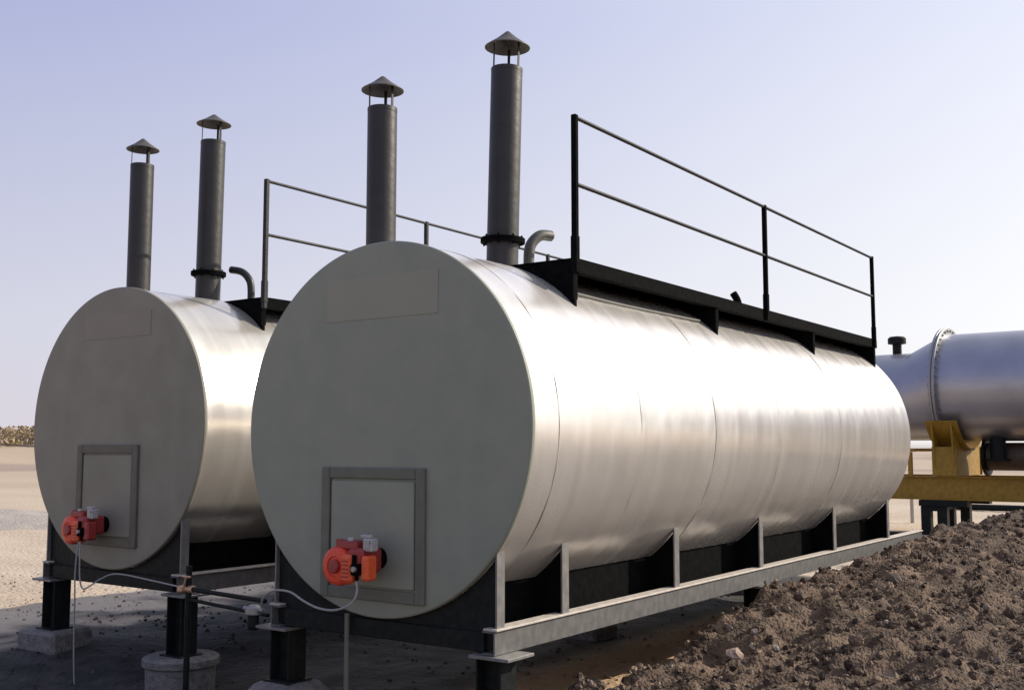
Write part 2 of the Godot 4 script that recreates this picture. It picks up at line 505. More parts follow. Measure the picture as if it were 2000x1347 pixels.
func make_tank(called: String, label: String, at: Vector3, yc: float, kind: int, o: Dictionary) -> Node3D:
	var t := thing(called, label, "storage tank", at, 0.0, "horizontal heated storage tanks on steel legs")
	var zs: Array = o.seams
	for i in zs.size() - 1:
		shell_sheet(zs[i] + (0.02 if i > 0 else 0.0), zs[i + 1] - 0.02, yc, kind, t, i + kind * 20, 0.0012 * (i % 2))
	var L: float = zs[-1]
	# end faces
	var rz := Transform3D(Basis(Vector3.RIGHT, PI * 0.5), Vector3(0, yc, 0))
	var st := sb()
	lathe(st, [Vector2(R - 0.03, -0.03), Vector2(R + 0.003, -0.026), Vector2(R + 0.006, -0.012), Vector2(R + 0.003, 0.002), Vector2(R - 0.006, 0.008), Vector2(R - 0.05, 0.010), Vector2(R * 0.5, 0.013), Vector2(0, 0.014)], 144, rz)
	obj("front_face", st, M["face%d" % kind], t)
	var bk := sb()
	lathe(bk, [Vector2(0, -0.25), Vector2(R * 0.5, -0.2), Vector2(R * 0.85, -0.1), Vector2(R - 0.002, 0.0)], 96, Transform3D(Basis(Vector3.RIGHT, PI * 0.5), Vector3(0, yc, L)))
	obj("rear_head", bk, M["shell%d" % kind], t)
	# cleaning door with raised frame
	var d: Rect2 = o.door
	var fr := sb()
	var fw := 0.075
	var cx := d.get_center().x
	var cy := yc + d.get_center().y
	for s in [-1.0, 1.0]:
		box(fr, Vector3(cx + s * (d.size.x - fw) * 0.5, cy, 0.024), Vector3(fw, d.size.y, 0.028), 0.006)
		box(fr, Vector3(cx, cy + s * (d.size.y - fw) * 0.5, 0.023), Vector3(d.size.x - 2 * fw - 0.002, fw, 0.026), 0.006)
	obj("door_frame", fr, M["frame%d" % kind], t)
	var dp := sb()
	box(dp, Vector3(cx, cy, 0.019), Vector3(d.size.x - 2 * fw - 0.03, d.size.y - 2 * fw - 0.03, 0.02), 0.005)
	obj("door", dp, M["face%d" % kind], t)
	# added blank patch standing for an erased logo, high on the end
	var sp := sb()
	box(sp, Vector3(0.02, yc + o.plate.y, 0.0125), Vector3(o.plate.x, o.plate.z, 0.006), 0.002)
	obj("erased_logo_patch", sp, M["plate%d" % kind], t)
	burner(t, Vector3(o.burner.x, yc + o.burner.y, 0.03), kind)
	# saddles: webs cut to the round of the tank, edged by a flat bar
	var hw := 0.965
	var top := yc - sqrt(R * R - hw * hw)
	var by1: float = yc - 1.238
	var by0: float = by1 - 0.155
	for z in o.saddles:
		var pts := PackedVector2Array()
		pts.append(Vector2(-hw, by0 + 0.02))
		pts.append(Vector2(hw, by0 + 0.02))
		for k in 41:
			var x := lerpf(hw, -hw, k / 40.0)
			pts.append(Vector2(x, yc - sqrt(pow(R + 0.004, 2) - x * x)))
		# the web is cut in two halves at the lowest point, where the tank reaches the frame
		var ws := sb()
		plate(ws, pts, z, 0.016)
		obj("saddle_web", ws, M.dark if z > -0.2 else M.black, t)  # inner webs blacker: shade under the tank put into their colour
		for s in [-1.0, 1.0]:
			var us := sb()
			box(us, Vector3(s * (hw + 0.008), (by1 + top) * 0.5 + 0.012, z), Vector3(0.014, top - by1 + 0.03, 0.085), 0.003)
			obj("saddle_edge_bar", us, M.greybeam, t)
	# skid frame
	var z0 := 0.02
	var z1: float = o.beam_end
	for s in [-1.0, 1.0]:
		var bs := sb()
		channel(bs, s * (hw + 0.018), by0, by1 - 0.012, z0, z1, -s, 0.085)
		var sbm := obj("side_beam", bs, M.beam, t)
		bs = sb()
		box(bs, Vector3(s * (hw - 0.018), by1 - 0.004, (z0 + z1) * 0.5), Vector3(0.105, 0.014, absf(z1 - z0)), 0.004)
		obj("top_flange", bs, M.glare_top, sbm)  # bright light along the beam top is painted in as a paler colour
	for z in [o.saddles[0], o.saddles[2], o.saddles[4], z1 + 0.05]:
		var cs := sb()
		box(cs, Vector3(0, (by0 + by1) * 0.5 - 0.012, z), Vector3(2 * hw - 0.18, 0.12, 0.07), 0.006)
		obj("cross_beam", cs, M.dark, t)
	for z in o.legs:
		for s in [-1.0, 1.0]:
			var x: float = s * (hw - 0.05)
			var cp := sb()
			box(cp, Vector3(x + s * 0.04, by0 - 0.012, z), Vector3(0.30, 0.02, 0.28), 0.003)
			obj("cap_plate", cp, M.greybeam, t)
			var ls := sb()
			var foot: float = o.feet.get(Vector2(s, z), 0.12)
			column(ls, x, z, foot + 0.012, by0 - 0.023, 0.19, 0.17)
			box(ls, Vector3(x, foot + 0.006, z), Vector3(0.26, 0.012, 0.24), 0.002)
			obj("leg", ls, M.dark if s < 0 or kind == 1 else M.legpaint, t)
	# skirt plates along both sides, from the frame up to the belly
	for s in [-1.0, 1.0]:
		var ks := sb()
		var kx := 0.725
		var ky := yc - sqrt(R * R - kx * kx)
		box(ks, Vector3(s * kx, (by0 + 0.01 + ky) * 0.5, (o.saddles[0] + o.saddles[-1]) * 0.5), Vector3(0.012, ky - by0 - 0.01 + 0.02, absf(o.saddles[0] - o.saddles[-1]) - 0.02), 0.0)
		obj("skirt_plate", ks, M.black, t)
	# walkway along the shoulder
	var wx: float = o.walk_x
	var wy := yc + 1.195
	var wz0: float = o.brackets[0] + 0.02
	var wz1: float = o.brackets[-1] - 0.06
	var ws2 := sb()
	channel(ws2, wx + 0.012, wy - 0.095, wy, wz0, wz1, -1.0, 0.06)
	obj("walkway_beam", ws2, M.black, t)
	var inner := sqrt(R * R - 1.195 * 1.195)
	var ws3 := sb()
	box(ws3, Vector3((inner - 0.12 + wx) * 0.5, wy + 0.006, (wz0 + wz1) * 0.5), Vector3(wx - inner + 0.12 + 0.02, 0.01, absf(wz1 - wz0)), 0.002)
	for k in int(absf(wz1 - wz0) / 0.12):
		box(ws3, Vector3((inner + wx) * 0.5, wy + 0.014, wz0 - 0.06 - k * 0.12), Vector3(wx - inner - 0.04, 0.005, 0.02), 0.0)
	obj("walkway_deck", ws3, M.black, t)
	for z in o.brackets:
		var pts := PackedVector2Array()
		pts.append(Vector2(inner, wy - 0.002))
		for k in range(1, 13):
			var x := lerpf(inner, wx, k / 12.0)
			pts.append(Vector2(x, yc + sqrt(R * R - x * x) - 0.004))
		pts.append(Vector2(wx, wy - 0.002))
		var g := sb()
		plate(g, pts, z, 0.03)
		box(g, Vector3(wx - 0.008, yc + (sqrt(R * R - wx * wx) + 1.17) * 0.5 + 0.02, z), Vector3(0.014, 1.165 - sqrt(R * R - wx * wx) - 0.05, 0.06), 0.002)
		obj("bracket", g, M.black, t)
	# handrail
	for z in o.posts:
		var ps := sb()
		box(ps, Vector3(wx + 0.022, (wy - 0.1 + o.rail_y) * 0.5, z), Vector3(0.042, o.rail_y - wy + 0.1, 0.042), 0.005)
		box(ps, Vector3(wx + 0.022, wy + 0.06, z), Vector3(0.05, 0.2, 0.05), 0.004)
		obj("handrail_post", ps, M.black if kind == 0 else M.rail, t)
	for k in o.posts.size() - 1:
		for y in [o.rail_y - 0.018, o.mid_y]:
			var rs := sb()
			rod(rs, Vector3(wx + 0.022, y, o.posts[k] - 0.022), Vector3(wx + 0.022, y, o.posts[k + 1] + 0.022), 0.015)
			obj("top_rail" if y > o.mid_y else "mid_rail", rs, M.rail, t)
	return t

# ------------------------------------------------------------------ ground
func berm_h(x: float, z: float) -> float:
	# spoil heap beside the near tank: crest along x = -3.4
	var c := 0.44 + 0.30 * smoothstep(-6.9, -8.9, z) + 0.16 * smoothstep(-9.4, -16.0, z)
	var cx := -3.58 + 0.10 * n_low.get_noise_2d(z * 2.2, 7.0)
	var h := 0.0
	if x < cx:
		h = c - (cx - x) * 0.9
	else:
		h = lerpf(c, 0.34, smoothstep(0.0, 3.2, x - cx))
	return h

func ground_h(x: float, z: float) -> float:
	var h := 0.035 * n_bump.get_noise_2d(x * 1.2, z * 1.2)
	var near := exp(-pow((x + 7.2) / 2.4, 2.0) - pow((z + 4.2) / 2.0, 2.0))
	h -= 0.30 * near
	h += 0.16 * exp(-pow((x + 9.4) / 0.8, 2.0) - pow((z + 5.9) / 0.8, 2.0))
	var dist := Vector2(x + 6.0, z + 6.0).length()
	h += 0.10 * n_dune.get_noise_2d(x * 0.9, z * 0.9) * smoothstep(5.0, 22.0, dist)
	h += 1.1 * maxf(0.0, n_dune.get_noise_2d(x * 0.22 + 40.0, z * 0.22)) * smoothstep(38.0, 90.0, dist) * (1.0 - smoothstep(300.0, 700.0, dist))
	var far_bank := smoothstep(-40.0, -70.0, x) * exp(-pow((Vector2(x, z).length() - 150.0 - 8.0 * n_dune.get_noise_1d(z * 2.0)) / 22.0, 2.0))
	h += far_bank * (2.4 + 0.9 * n_bump.get_noise_2d(x * 0.05, z * 0.05))
	return h

func axis_points(lo_fine: float, hi_fine: float, step: float, far: float, grow: float) -> PackedFloat32Array:
	var a := PackedFloat32Array()
	var left := []
	var x := lo_fine
	var s := step
	while x > -far:
		s *= grow
		x -= s
		left.push_front(x)
	for v in left:
		a.append(v)
	x = lo_fine
	while x < hi_fine:
		a.append(x)
		x += step
	s = step
	while x < far:
		a.append(x)
		s *= grow
		x += s
	a.append(x)
	return a

func sheet(xs: PackedFloat32Array, zs: PackedFloat32Array, hf: Callable, cf: Callable, bounds: Rect2 = Rect2(-5000, -5000, 10000, 10000)) -> SurfaceTool:
	var st := sb()
	var w := xs.size()
	for z in zs:
		for x in xs:
			var p := Vector3(x, hf.call(x, z), z)
			st.set_color(cf.call(x, z))
			st.set_uv(Vector2(x, z))
			st.add_vertex(p)
	for j in zs.size() - 1:
		for i in w - 1:
			var a := j * w + i
			if not bounds.has_point(Vector2(xs[i], zs[j])):
				continue
			for k in [a, a + 1, a + w, a + 1, a + w + 1, a + w]:
				st.add_index(k)
	st.generate_normals()
	return st

func ground_color(x: float, z: float) -> Color:
	var sand := Color(0.52, 0.415, 0.30)
	var pale := Color(0.60, 0.50, 0.385)
	var c := sand.lerp(pale, clampf(0.5 + 0.9 * n_low.get_noise_2d(x * 0.7, z * 0.7), 0, 1))
	var far := Color(0.50, 0.40, 0.29).lerp(Color(0.30, 0.225, 0.19), smoothstep(0.0, 0.45, n_dune.get_noise_2d(x * 0.45, z * 0.45)))
	c = c.lerp(far, smoothstep(40.0, 90.0, Vector2(x, z).length()) * 0.9)
	# tank shade painted into the ground colour, left off the sunlit strip
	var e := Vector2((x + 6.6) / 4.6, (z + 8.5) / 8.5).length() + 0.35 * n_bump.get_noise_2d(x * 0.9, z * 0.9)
	var shade_tone := Color(0.03, 0.031, 0.031).lerp(Color(0.075, 0.071, 0.068), clampf(0.5 + n_bump.get_noise_2d(x * 4.0, z * 4.0), 0, 1))
	var earth := Color(0.20, 0.16, 0.12).lerp(Color(0.15, 0.118, 0.09), clampf(0.5 + n_low.get_noise_2d(x * 0.9, z * 0.9), 0, 1))
	c = c.lerp(earth, smoothstep(-2.0, 3.0, x + 4.0 * n_dune.get_noise_2d(x, z)) * (1.0 - smoothstep(70.0, 130.0, Vector2(x, z).length())) * smoothstep(-60.0, -24.0, z + x * 0.8))
	var strip := smoothstep(-5.5, -5.0, x) * smoothstep(-3.0, -5.5, z)
	c = c.lerp(Color(0.56, 0.37, 0.21), strip * 0.8)
	c = c.lerp(shade_tone, (1.0 - smoothstep(0.78, 1.08, e)) * (1.0 - 0.92 * strip))
	return c

func dirt_color(x: float, z: float) -> Color:
	var a := Color(0.075, 0.048, 0.031)
	var b := Color(0.27, 0.183, 0.122)
	var t := 0.5 + 0.75 * n_bump.get_noise_2d(x * 3.0 + 90.0, z * 3.0) + 0.4 * n_clod.get_noise_2d(x * 2.0, z * 2.0)
	return a.lerp(b, clampf(t, 0, 1))

func dirt_h(x: float, z: float) -> float:
	var h := berm_h(x, z)
	h += 0.10 * n_bump.get_noise_2d(x * 1.4, z * 1.4)
	h -= 0.10 * (n_clod.get_noise_2d(x * 0.9, z * 0.9) + 0.45)
	h -= 0.09 * (n_clod.get_noise_2d(x * 2.2 + 50.0, z * 2.2) + 0.45)
	h -= 0.05 * (n_clod.get_noise_2d(x * 5.0 + 20.0, z * 5.0) + 0.45)
	h += 0.028 * n_bump.get_noise_2d(x * 7.0, z * 7.0)
	# fades into the ground at its far and outer ends
	h *= smoothstep(-31.0, -24.0, z)
	return h - 0.10

func clod_mesh(k: int) -> ArrayMesh:
	var st := sb()
	var n := 7
	var m := 5
	var P := []
	for j in m + 1:
		var row := []
		var v := PI * j / m
		for i in n:
			var u := TAU * (i + 0.5 * (j % 2)) / n
			var d := Vector3(sin(v) * cos(u), cos(v), sin(v) * sin(u))
			var r := 0.5 * (1.0 + 0.75 * n_clod.get_noise_3d(d.x * 3.0 + k * 31.0, d.y * 3.0, d.z * 3.0) + 0.3)
			row.append(Vector3(d.x * r, d.y * r * 0.72, d.z * r * 0.9))
		P.append(row)
	for j in m:
		for i in n:
			var i2 := (i + 1) % n
			var c: Vector3 = (P[j][i] + P[j + 1][i2]) * 0.5
			if j > 0:
				tri(st, P[j][i], P[j][i2], P[j + 1][i], c)
			if j < m - 1:
				tri(st, P[j][i2], P[j + 1][i2], P[j + 1][i], c)
	return st.commit()

func scatter(called: String, mesh: Mesh, m: Material, xf: Array, cols: Array):
	var mm := MultiMesh.new()
	mm.transform_format = MultiMesh.TRANSFORM_3D
	mm.use_colors = true
	mm.mesh = mesh
	mm.instance_count = xf.size()
	for i in xf.size():
		mm.set_instance_transform(i, xf[i])
		mm.set_instance_color(i, cols[i])
	var o := MultiMeshInstance3D.new()
	o.name = numbered(called)
	o.multimesh = mm
	o.material_override = m
	add_child(o)
	o.set_meta("kind", "stuff")
	return o

func shrub(at: Vector3, h: float, w: float, label: String, seed_: int):
	var t := thing("desert_shrub", label, "shrub", at, 0.0, "low shrubs along the desert horizon")
	rng.seed = 900 + seed_
	var tr := sb()
	var lf := sb()
	for k in 5:
		var a := TAU * k / 5.0 + rng.randf() * 0.8
		var tip := Vector3(cos(a) * w * 0.3, h * rng.randf_range(0.55, 0.8), sin(a) * w * 0.3)
		tube(tr, [Vector3(cos(a) * 0.08, -0.1, sin(a) * 0.08), tip * 0.5 + Vector3(0, h * 0.08, 0), tip], h * 0.018, 5, 3)
	for k in 420:
		var a := rng.randf() * TAU
		var y := rng.randf()
		var lump := 0.75 + 0.45 * sin(a * 3.0 + seed_) * sin(y * 5.0 + seed_ * 2.0)
		var rad := w * 0.5 * sqrt(rng.randf()) * sqrt(maxf(0.03, 1.0 - pow(2.0 * y - 0.85, 2.0) * 0.75)) * lump
		var c := Vector3(cos(a) * rad, h * (0.12 + 0.88 * y * (0.8 + 0.2 * lump)), sin(a) * rad)
		var s := h * rng.randf_range(0.05, 0.12)
		var d1 := Vector3(rng.randf() - 0.5, rng.randf() - 0.5, rng.randf() - 0.5).normalized()
		var d2 := d1.cross(Vector3(rng.randf() - 0.5, rng.randf() - 0.5, rng.randf() - 0.5)).normalized()
		tri(lf, c - d1 * s, c + d1 * s, c + d2 * s * 1.4, Vector3.UP + c * 0.1)
	obj("stem", tr, M.bark, t)
	obj("foliage", lf, M.leaf, t)

# ------------------------------------------------------------------ build
func _ready():
	# camera
	var cam := Camera3D.new()
	cam.name = "camera"
	cam.fov = 2.0 * rad_to_deg(atan(673.5 / 2100.0))
	cam.near = 0.1
	cam.far = 4000.0
	cam.position = Vector3(0, 1.9, 0)
	cam.rotation_order = EULER_ORDER_YXZ
	cam.rotation = Vector3(deg_to_rad(5.481), deg_to_rad(35.178), 0)
	add_child(cam)
	cam.current = true
	# sun, behind the tanks and to the right
	var to_sun := Vector3(0.5426, 0.506, -0.670).normalized()
	var sun := DirectionalLight3D.new()
	sun.name = "sun"
	sun.light_color = Color(1.0, 0.95, 0.88)
	sun.light_energy = 1.6
	sun.light_angular_distance = 0.5
	sun.shadow_enabled = true
	add_child(sun)
	sun.look_at_from_position(to_sun * 50.0, Vector3.ZERO, Vector3.UP)
	# sky: hazy, brighter towards the sun
	var env := Environment.new()
	env.background_mode = Environment.BG_SKY
	var sky := Sky.new()
	var pano := PanoramaSkyMaterial.new()
	var W := 768
	var H := 384
	var im := Image.create(W, H, false, Image.FORMAT_RGBF)
	var stops := [[-90.0, Color(0.30, 0.25, 0.2)], [-1.5, Color(0.46, 0.40, 0.35)], [0.0, Color(0.645, 0.60, 0.675)], [6.0, Color(0.59, 0.60, 0.725)], [22.0, Color(0.31, 0.352, 0.625)], [50.0, Color(0.14, 0.19, 0.43)], [90.0, Color(0.08, 0.12, 0.33)]]
	for y in H:
		var el := 90.0 - (y + 0.5) * 180.0 / H
		var base := Color.BLACK
		for k in stops.size() - 1:
			if el >= stops[k][0] and el <= stops[k + 1][0]:
				base = stops[k][1].lerp(stops[k + 1][1], (el - stops[k][0]) / (stops[k + 1][0] - stops[k][0]))
		var ey := sin(deg_to_rad(el))
		var ec := cos(deg_to_rad(el))
		for x in W:
			var az := TAU * (x + 0.5) / W
			var dir := Vector3(sin(az) * ec, ey, -cos(az) * ec)
			var ang := rad_to_deg(dir.angle_to(to_sun))
			var g := 0.78 * exp(-pow(ang / 63.0, 2.0)) * (1.0 if el > 0 else 0.3)
			var b := base * lerpf(1.0, 0.62, smoothstep(95.0, 175.0, ang))
			im.set_pixel(x, y, Color(b.r + g, b.g + g * 0.99, b.b + g * 0.74))
	pano.panorama = ImageTexture.create_from_image(im)
	sky.sky_material = pano
	env.sky = sky
	env.background_energy_multiplier = 1.0
	env.tonemap_mode = Environment.TONE_MAPPER_LINEAR
	env.tonemap_exposure = 1.0
	env.ambient_light_source = Environment.AMBIENT_SOURCE_SKY
	env.sdfgi_enabled = true
	env.ssao_enabled = true
	env.ssil_enabled = true
	var we := WorldEnvironment.new()
	we.name = "world_environment"
	we.environment = env
	add_child(we)

	# noises
	for q in [[n_bump, 21, 0.9, FastNoiseLite.TYPE_SIMPLEX_SMOOTH, 4], [n_low, 22, 0.35, FastNoiseLite.TYPE_SIMPLEX_SMOOTH, 3], [n_dune, 23, 0.05, FastNoiseLite.TYPE_SIMPLEX_SMOOTH, 3], [n_clod, 24, 2.2, FastNoiseLite.TYPE_CELLULAR, 1]]:
		q[0].seed = q[1]
		q[0].frequency = q[2]
		q[0].noise_type = q[3]
		q[0].fractal_octaves = q[4]
	n_clod.cellular_return_type = FastNoiseLite.RETURN_DISTANCE
	make_materials()
	M.legpaint = M.dark
	M.black.metallic_specular = 0.12
	M.black.roughness = 0.85
	M.dark.metallic_specular = 0.25
	M.chimney.metallic_specular = 0.5
	M.rail.metallic_specular = 0.25

	build_ground()

	# the two tanks
	var t0 := make_tank("storage_tank", "silver horizontal tank standing nearest the dirt bank, its grey-green end facing forward", Vector3(-4.89, 0, -5.38), 2.042, 0, {
		"seams": [0.0, -0.32, -1.40, -2.65, -4.03, -5.74, -7.48, -8.29],
		"door": Rect2(-0.485, -1.14, 0.92, 0.87), "plate": Vector3(1.0, 0.875, 0.29), "burner": Vector2(0.035, -0.86),
		"saddles": [-0.05, -0.79, -2.44, -4.17, -6.22, -8.2], "beam_end": -9.71,
		"legs": [-0.09, -4.19, -8.2], "feet": {Vector2(-1, -0.09): 0.265, Vector2(1, -0.09): -0.02},
		"brackets": [-1.06, -3.45, -5.94, -8.12], "posts": [-1.02, -4.55, -8.03], "walk_x": 0.905, "rail_y": 4.28, "mid_y": 3.775})
	chimney(t0, Vector3(-0.212, 2.042 + 1.18, -0.24), 4.33, 0.212, 4.458, 4.566, 0.305, 0.0, 0.0, "shorter front chimney with a cone cap")
	chimney(t0, Vector3(0.0, 2.042 + 1.2, -1.42), 4.92, 0.252, 5.088, 5.225, 0.364, 3.528, deg_to_rad(-1.6), "taller rear chimney with a bolted flange")
	var v0 := sb()
	tube(v0, [Vector3(0.02, 3.22, -1.77), Vector3(0.02, 3.47, -1.77), Vector3(0.03, 3.57, -1.80), Vector3(0.06, 3.64, -1.88), Vector3(0.09, 3.65, -1.99)], 0.045, 16, 8)
	obj("vent_pipe", v0, M.vent, t0)
	var v1 := sb()
	tube(v1, [Vector3(0.80, 3.18, -4.2), Vector3(0.78, 3.30, -4.2), Vector3(0.74, 3.38, -4.19)], 0.035, 12, 4)
	obj("dip_stub", v1, M.black, t0)
	var v2 := sb()
	tube(v2, [Vector3(0.80, 3.02, -1.2), Vector3(0.80, 3.01, -2.0), Vector3(0.8, 3.02, -3.3)], 0.012, 8, 4)
	obj("conduit", v2, M.vent, t0)

	var t1 := make_tank("storage_tank", "duller cream-grey horizontal tank farther left, partly hidden behind the other one", Vector3(-8.45, 0, -5.81), 2.09, 1, {
		"seams": [0.0, -1.15, -2.5, -3.85, -5.2, -6.7, -8.29],
		"door": Rect2(-0.48, -1.05, 0.89, 0.89), "plate": Vector3(0.98, 0.905, 0.22), "burner": Vector2(-0.05, -0.86),
		"saddles": [-0.05, -1.2, -2.6, -4.17, -6.22, -8.2], "beam_end": -8.9,
		"legs": [-0.09, -4.19, -8.2], "feet": {Vector2(-1, -0.09): 0.235, Vector2(1, -0.09): 0.185},
		"brackets": [-0.95, -3.3, -5.75, -8.1], "posts": [-0.93, -3.26, -5.72, -8.0], "walk_x": 0.87, "rail_y": 4.405, "mid_y": 3.88})
	chimney(t1, Vector3(0.0, 2.09 + 1.2, -0.21), 4.518, 0.21, 4.66, 4.767, 0.295, 0.0, 0.0, "shorter front chimney with a cone cap")
	chimney(t1, Vector3(0.0, 2.09 + 1.2, -1.0), 4.924, 0.24, 5.094, 5.198, 0.336, 3.60, deg_to_rad(-0.8), "taller rear chimney with a bolted flange")
	var v3 := sb()
	tube(v3, [Vector3(0.34, 3.2, -1.25), Vector3(0.34, 3.46, -1.25), Vector3(0.31, 3.56, -1.24), Vector3(0.23, 3.63, -1.22), Vector3(0.10, 3.66, -1.2)], 0.036, 16, 8)
	obj("vent_pipe", v3, M.chimney, t1)

	build_footings()
	build_pipework()
	build_vessel()
	build_background()

func build_ground():
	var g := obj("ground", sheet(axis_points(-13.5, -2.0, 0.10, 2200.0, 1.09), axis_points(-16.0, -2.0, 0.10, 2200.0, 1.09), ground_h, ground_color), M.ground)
	g.set_meta("kind", "structure")
	var d := obj("dirt_bank", sheet(axis_points(-4.6, 0.2, 0.04, 14.0, 1.12), axis_points(-17.0, -3.6, 0.045, 34.0, 1.12), dirt_h, dirt_color, Rect2(-4.7, -33, 40, 39)), M.dirt)
	d.set_meta("kind", "structure")
	# loose clods over the bank
	rng.seed = 77
	var xf := [[], [], [], [], []]
	var cols := [[], [], [], [], []]
	for i in 22000:
		var x := -4.2 + 4.6 * pow(rng.randf(), 1.1)
		var z := lerpf(-3.6, -27.0, pow(rng.randf(), 1.35))
		if i > 17000:
			x = rng.randf_range(-4.2, 2.5)
		var s := 0.014 + 0.062 * pow(rng.randf(), 3.0)
		if i % 110 == 0:
			s = rng.randf_range(0.08, 0.15)
		var b := Basis.from_euler(Vector3(rng.randf() * 6.0, rng.randf() * 6.0, rng.randf() * 6.0)).scaled(Vector3.ONE * s)
		var k := i % 5
		xf[k].append(Transform3D(b, Vector3(x, dirt_h(x, z) + s * 0.18, z)))
		var c := Color(0.06, 0.039, 0.027).lerp(Color(0.38, 0.275, 0.195), pow(rng.randf(), 2.0))
		if rng.randf() < 0.03:
			c = Color(0.36, 0.30, 0.25)
		cols[k].append(c)
	for k in 5:
		scatter("dirt_clods", clod_mesh(k), M.dirt, xf[k], cols[k])
	# gravel and small lumps on the ground round the tanks
	var gx := [[], []]
	var gc := [[], []]
	for i in 5200:
		var x := rng.randf_range(-16.0, -4.2)
		var z := rng.randf_range(-15.0, -3.4)
		var s := 0.012 + 0.045 * pow(rng.randf(), 4.0)
		var b := Basis.from_euler(Vector3(rng.randf() * 6.0, rng.randf() * 6.0, rng.randf() * 6.0)).scaled(Vector3.ONE * s)
		gx[i % 2].append(Transform3D(b, Vector3(x, ground_h(x, z) + s * 0.15, z)))
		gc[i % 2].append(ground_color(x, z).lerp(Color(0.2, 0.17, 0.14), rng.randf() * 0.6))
	for k in 2:
		scatter("gravel", clod_mesh(k + 7), M.dirt, gx[k], gc[k])

func build_footings():
	# slab under the far left leg
	var a := thing("concrete_footing", "low square concrete footing under the leftmost leg of the cream-grey tank", "footing", Vector3(-9.365, 0, -5.9), 0.0, "concrete footings under the tank legs")
	var s := sb()
	box(s, Vector3(0, 0.11, 0), Vector3(0.50, 0.25, 0.46), 0.03, Basis(Vector3.UP, 0.12))
	obj("block", s, M.concrete, a)
	var b := thing("concrete_footing", "round concrete pier with a wider rim under the cream-grey tank's front right leg", "footing", Vector3(-7.535, 0, -5.9), 0.0, "concrete footings under the tank legs")
	s = sb()
	lathe(s, [Vector2(0, 0.185), Vector2(0.29, 0.185), Vector2(0.312, 0.17), Vector2(0.312, 0.12), Vector2(0.285, 0.10), Vector2(0.265, -0.6)], 36)
	obj("pier", s, M.concrete, b)
	var c := thing("concrete_footing", "domed concrete lump under the silver tank's front left leg", "footing", Vector3(-5.805, 0, -5.47), 0.0, "concrete footings under the tank legs")
	s = sb()
	lathe(s, [Vector2(0, 0.266), Vector2(0.14, 0.264), Vector2(0.24, 0.235), Vector2(0.31, 0.17), Vector2(0.35, 0.08), Vector2(0.37, -0.5)], 32)
	obj("dome", s, M.concrete, c)
	var where := ["silver tank's front right leg beside the dirt bank", "left middle leg of the silver tank", "left rear leg of the silver tank", "right middle leg of the silver tank", "right rear leg of the silver tank"]
	var pos := [Vector3(-3.975, -0.02, -5.47), Vector3(-5.805, 0.12, -9.57), Vector3(-5.805, 0.12, -13.58), Vector3(-3.975, 0.12, -9.57), Vector3(-3.975, 0.12, -13.58)]
	for k in 5:
		var d := thing("concrete_footing", "concrete block footing under the " + where[k], "footing", Vector3(pos[k].x, 0, pos[k].z), 0.0, "concrete footings under the tank legs")
		s = sb()
		box(s, Vector3(0, pos[k].y - 0.2, 0), Vector3(0.46, 0.4, 0.46), 0.025)
		obj("block", s, M.concrete, d)
	where = ["left middle", "left rear", "right middle", "right rear"]
	pos = [Vector3(-9.365, 0.12, -10.0), Vector3(-9.365, 0.12, -14.01), Vector3(-7.535, 0.12, -10.0), Vector3(-7.535, 0.12, -14.01)]
	for k in 4:
		var d := thing("concrete_footing", "concrete block footing under the " + where[k] + " leg of the cream-grey tank", "footing", Vector3(pos[k].x, 0, pos[k].z), 0.0, "concrete footings under the tank legs")
		s = sb()
		box(s, Vector3(0, pos[k].y - 0.2, 0), Vector3(0.46, 0.4, 0.46), 0.025)
		obj("block", s, M.concrete, d)

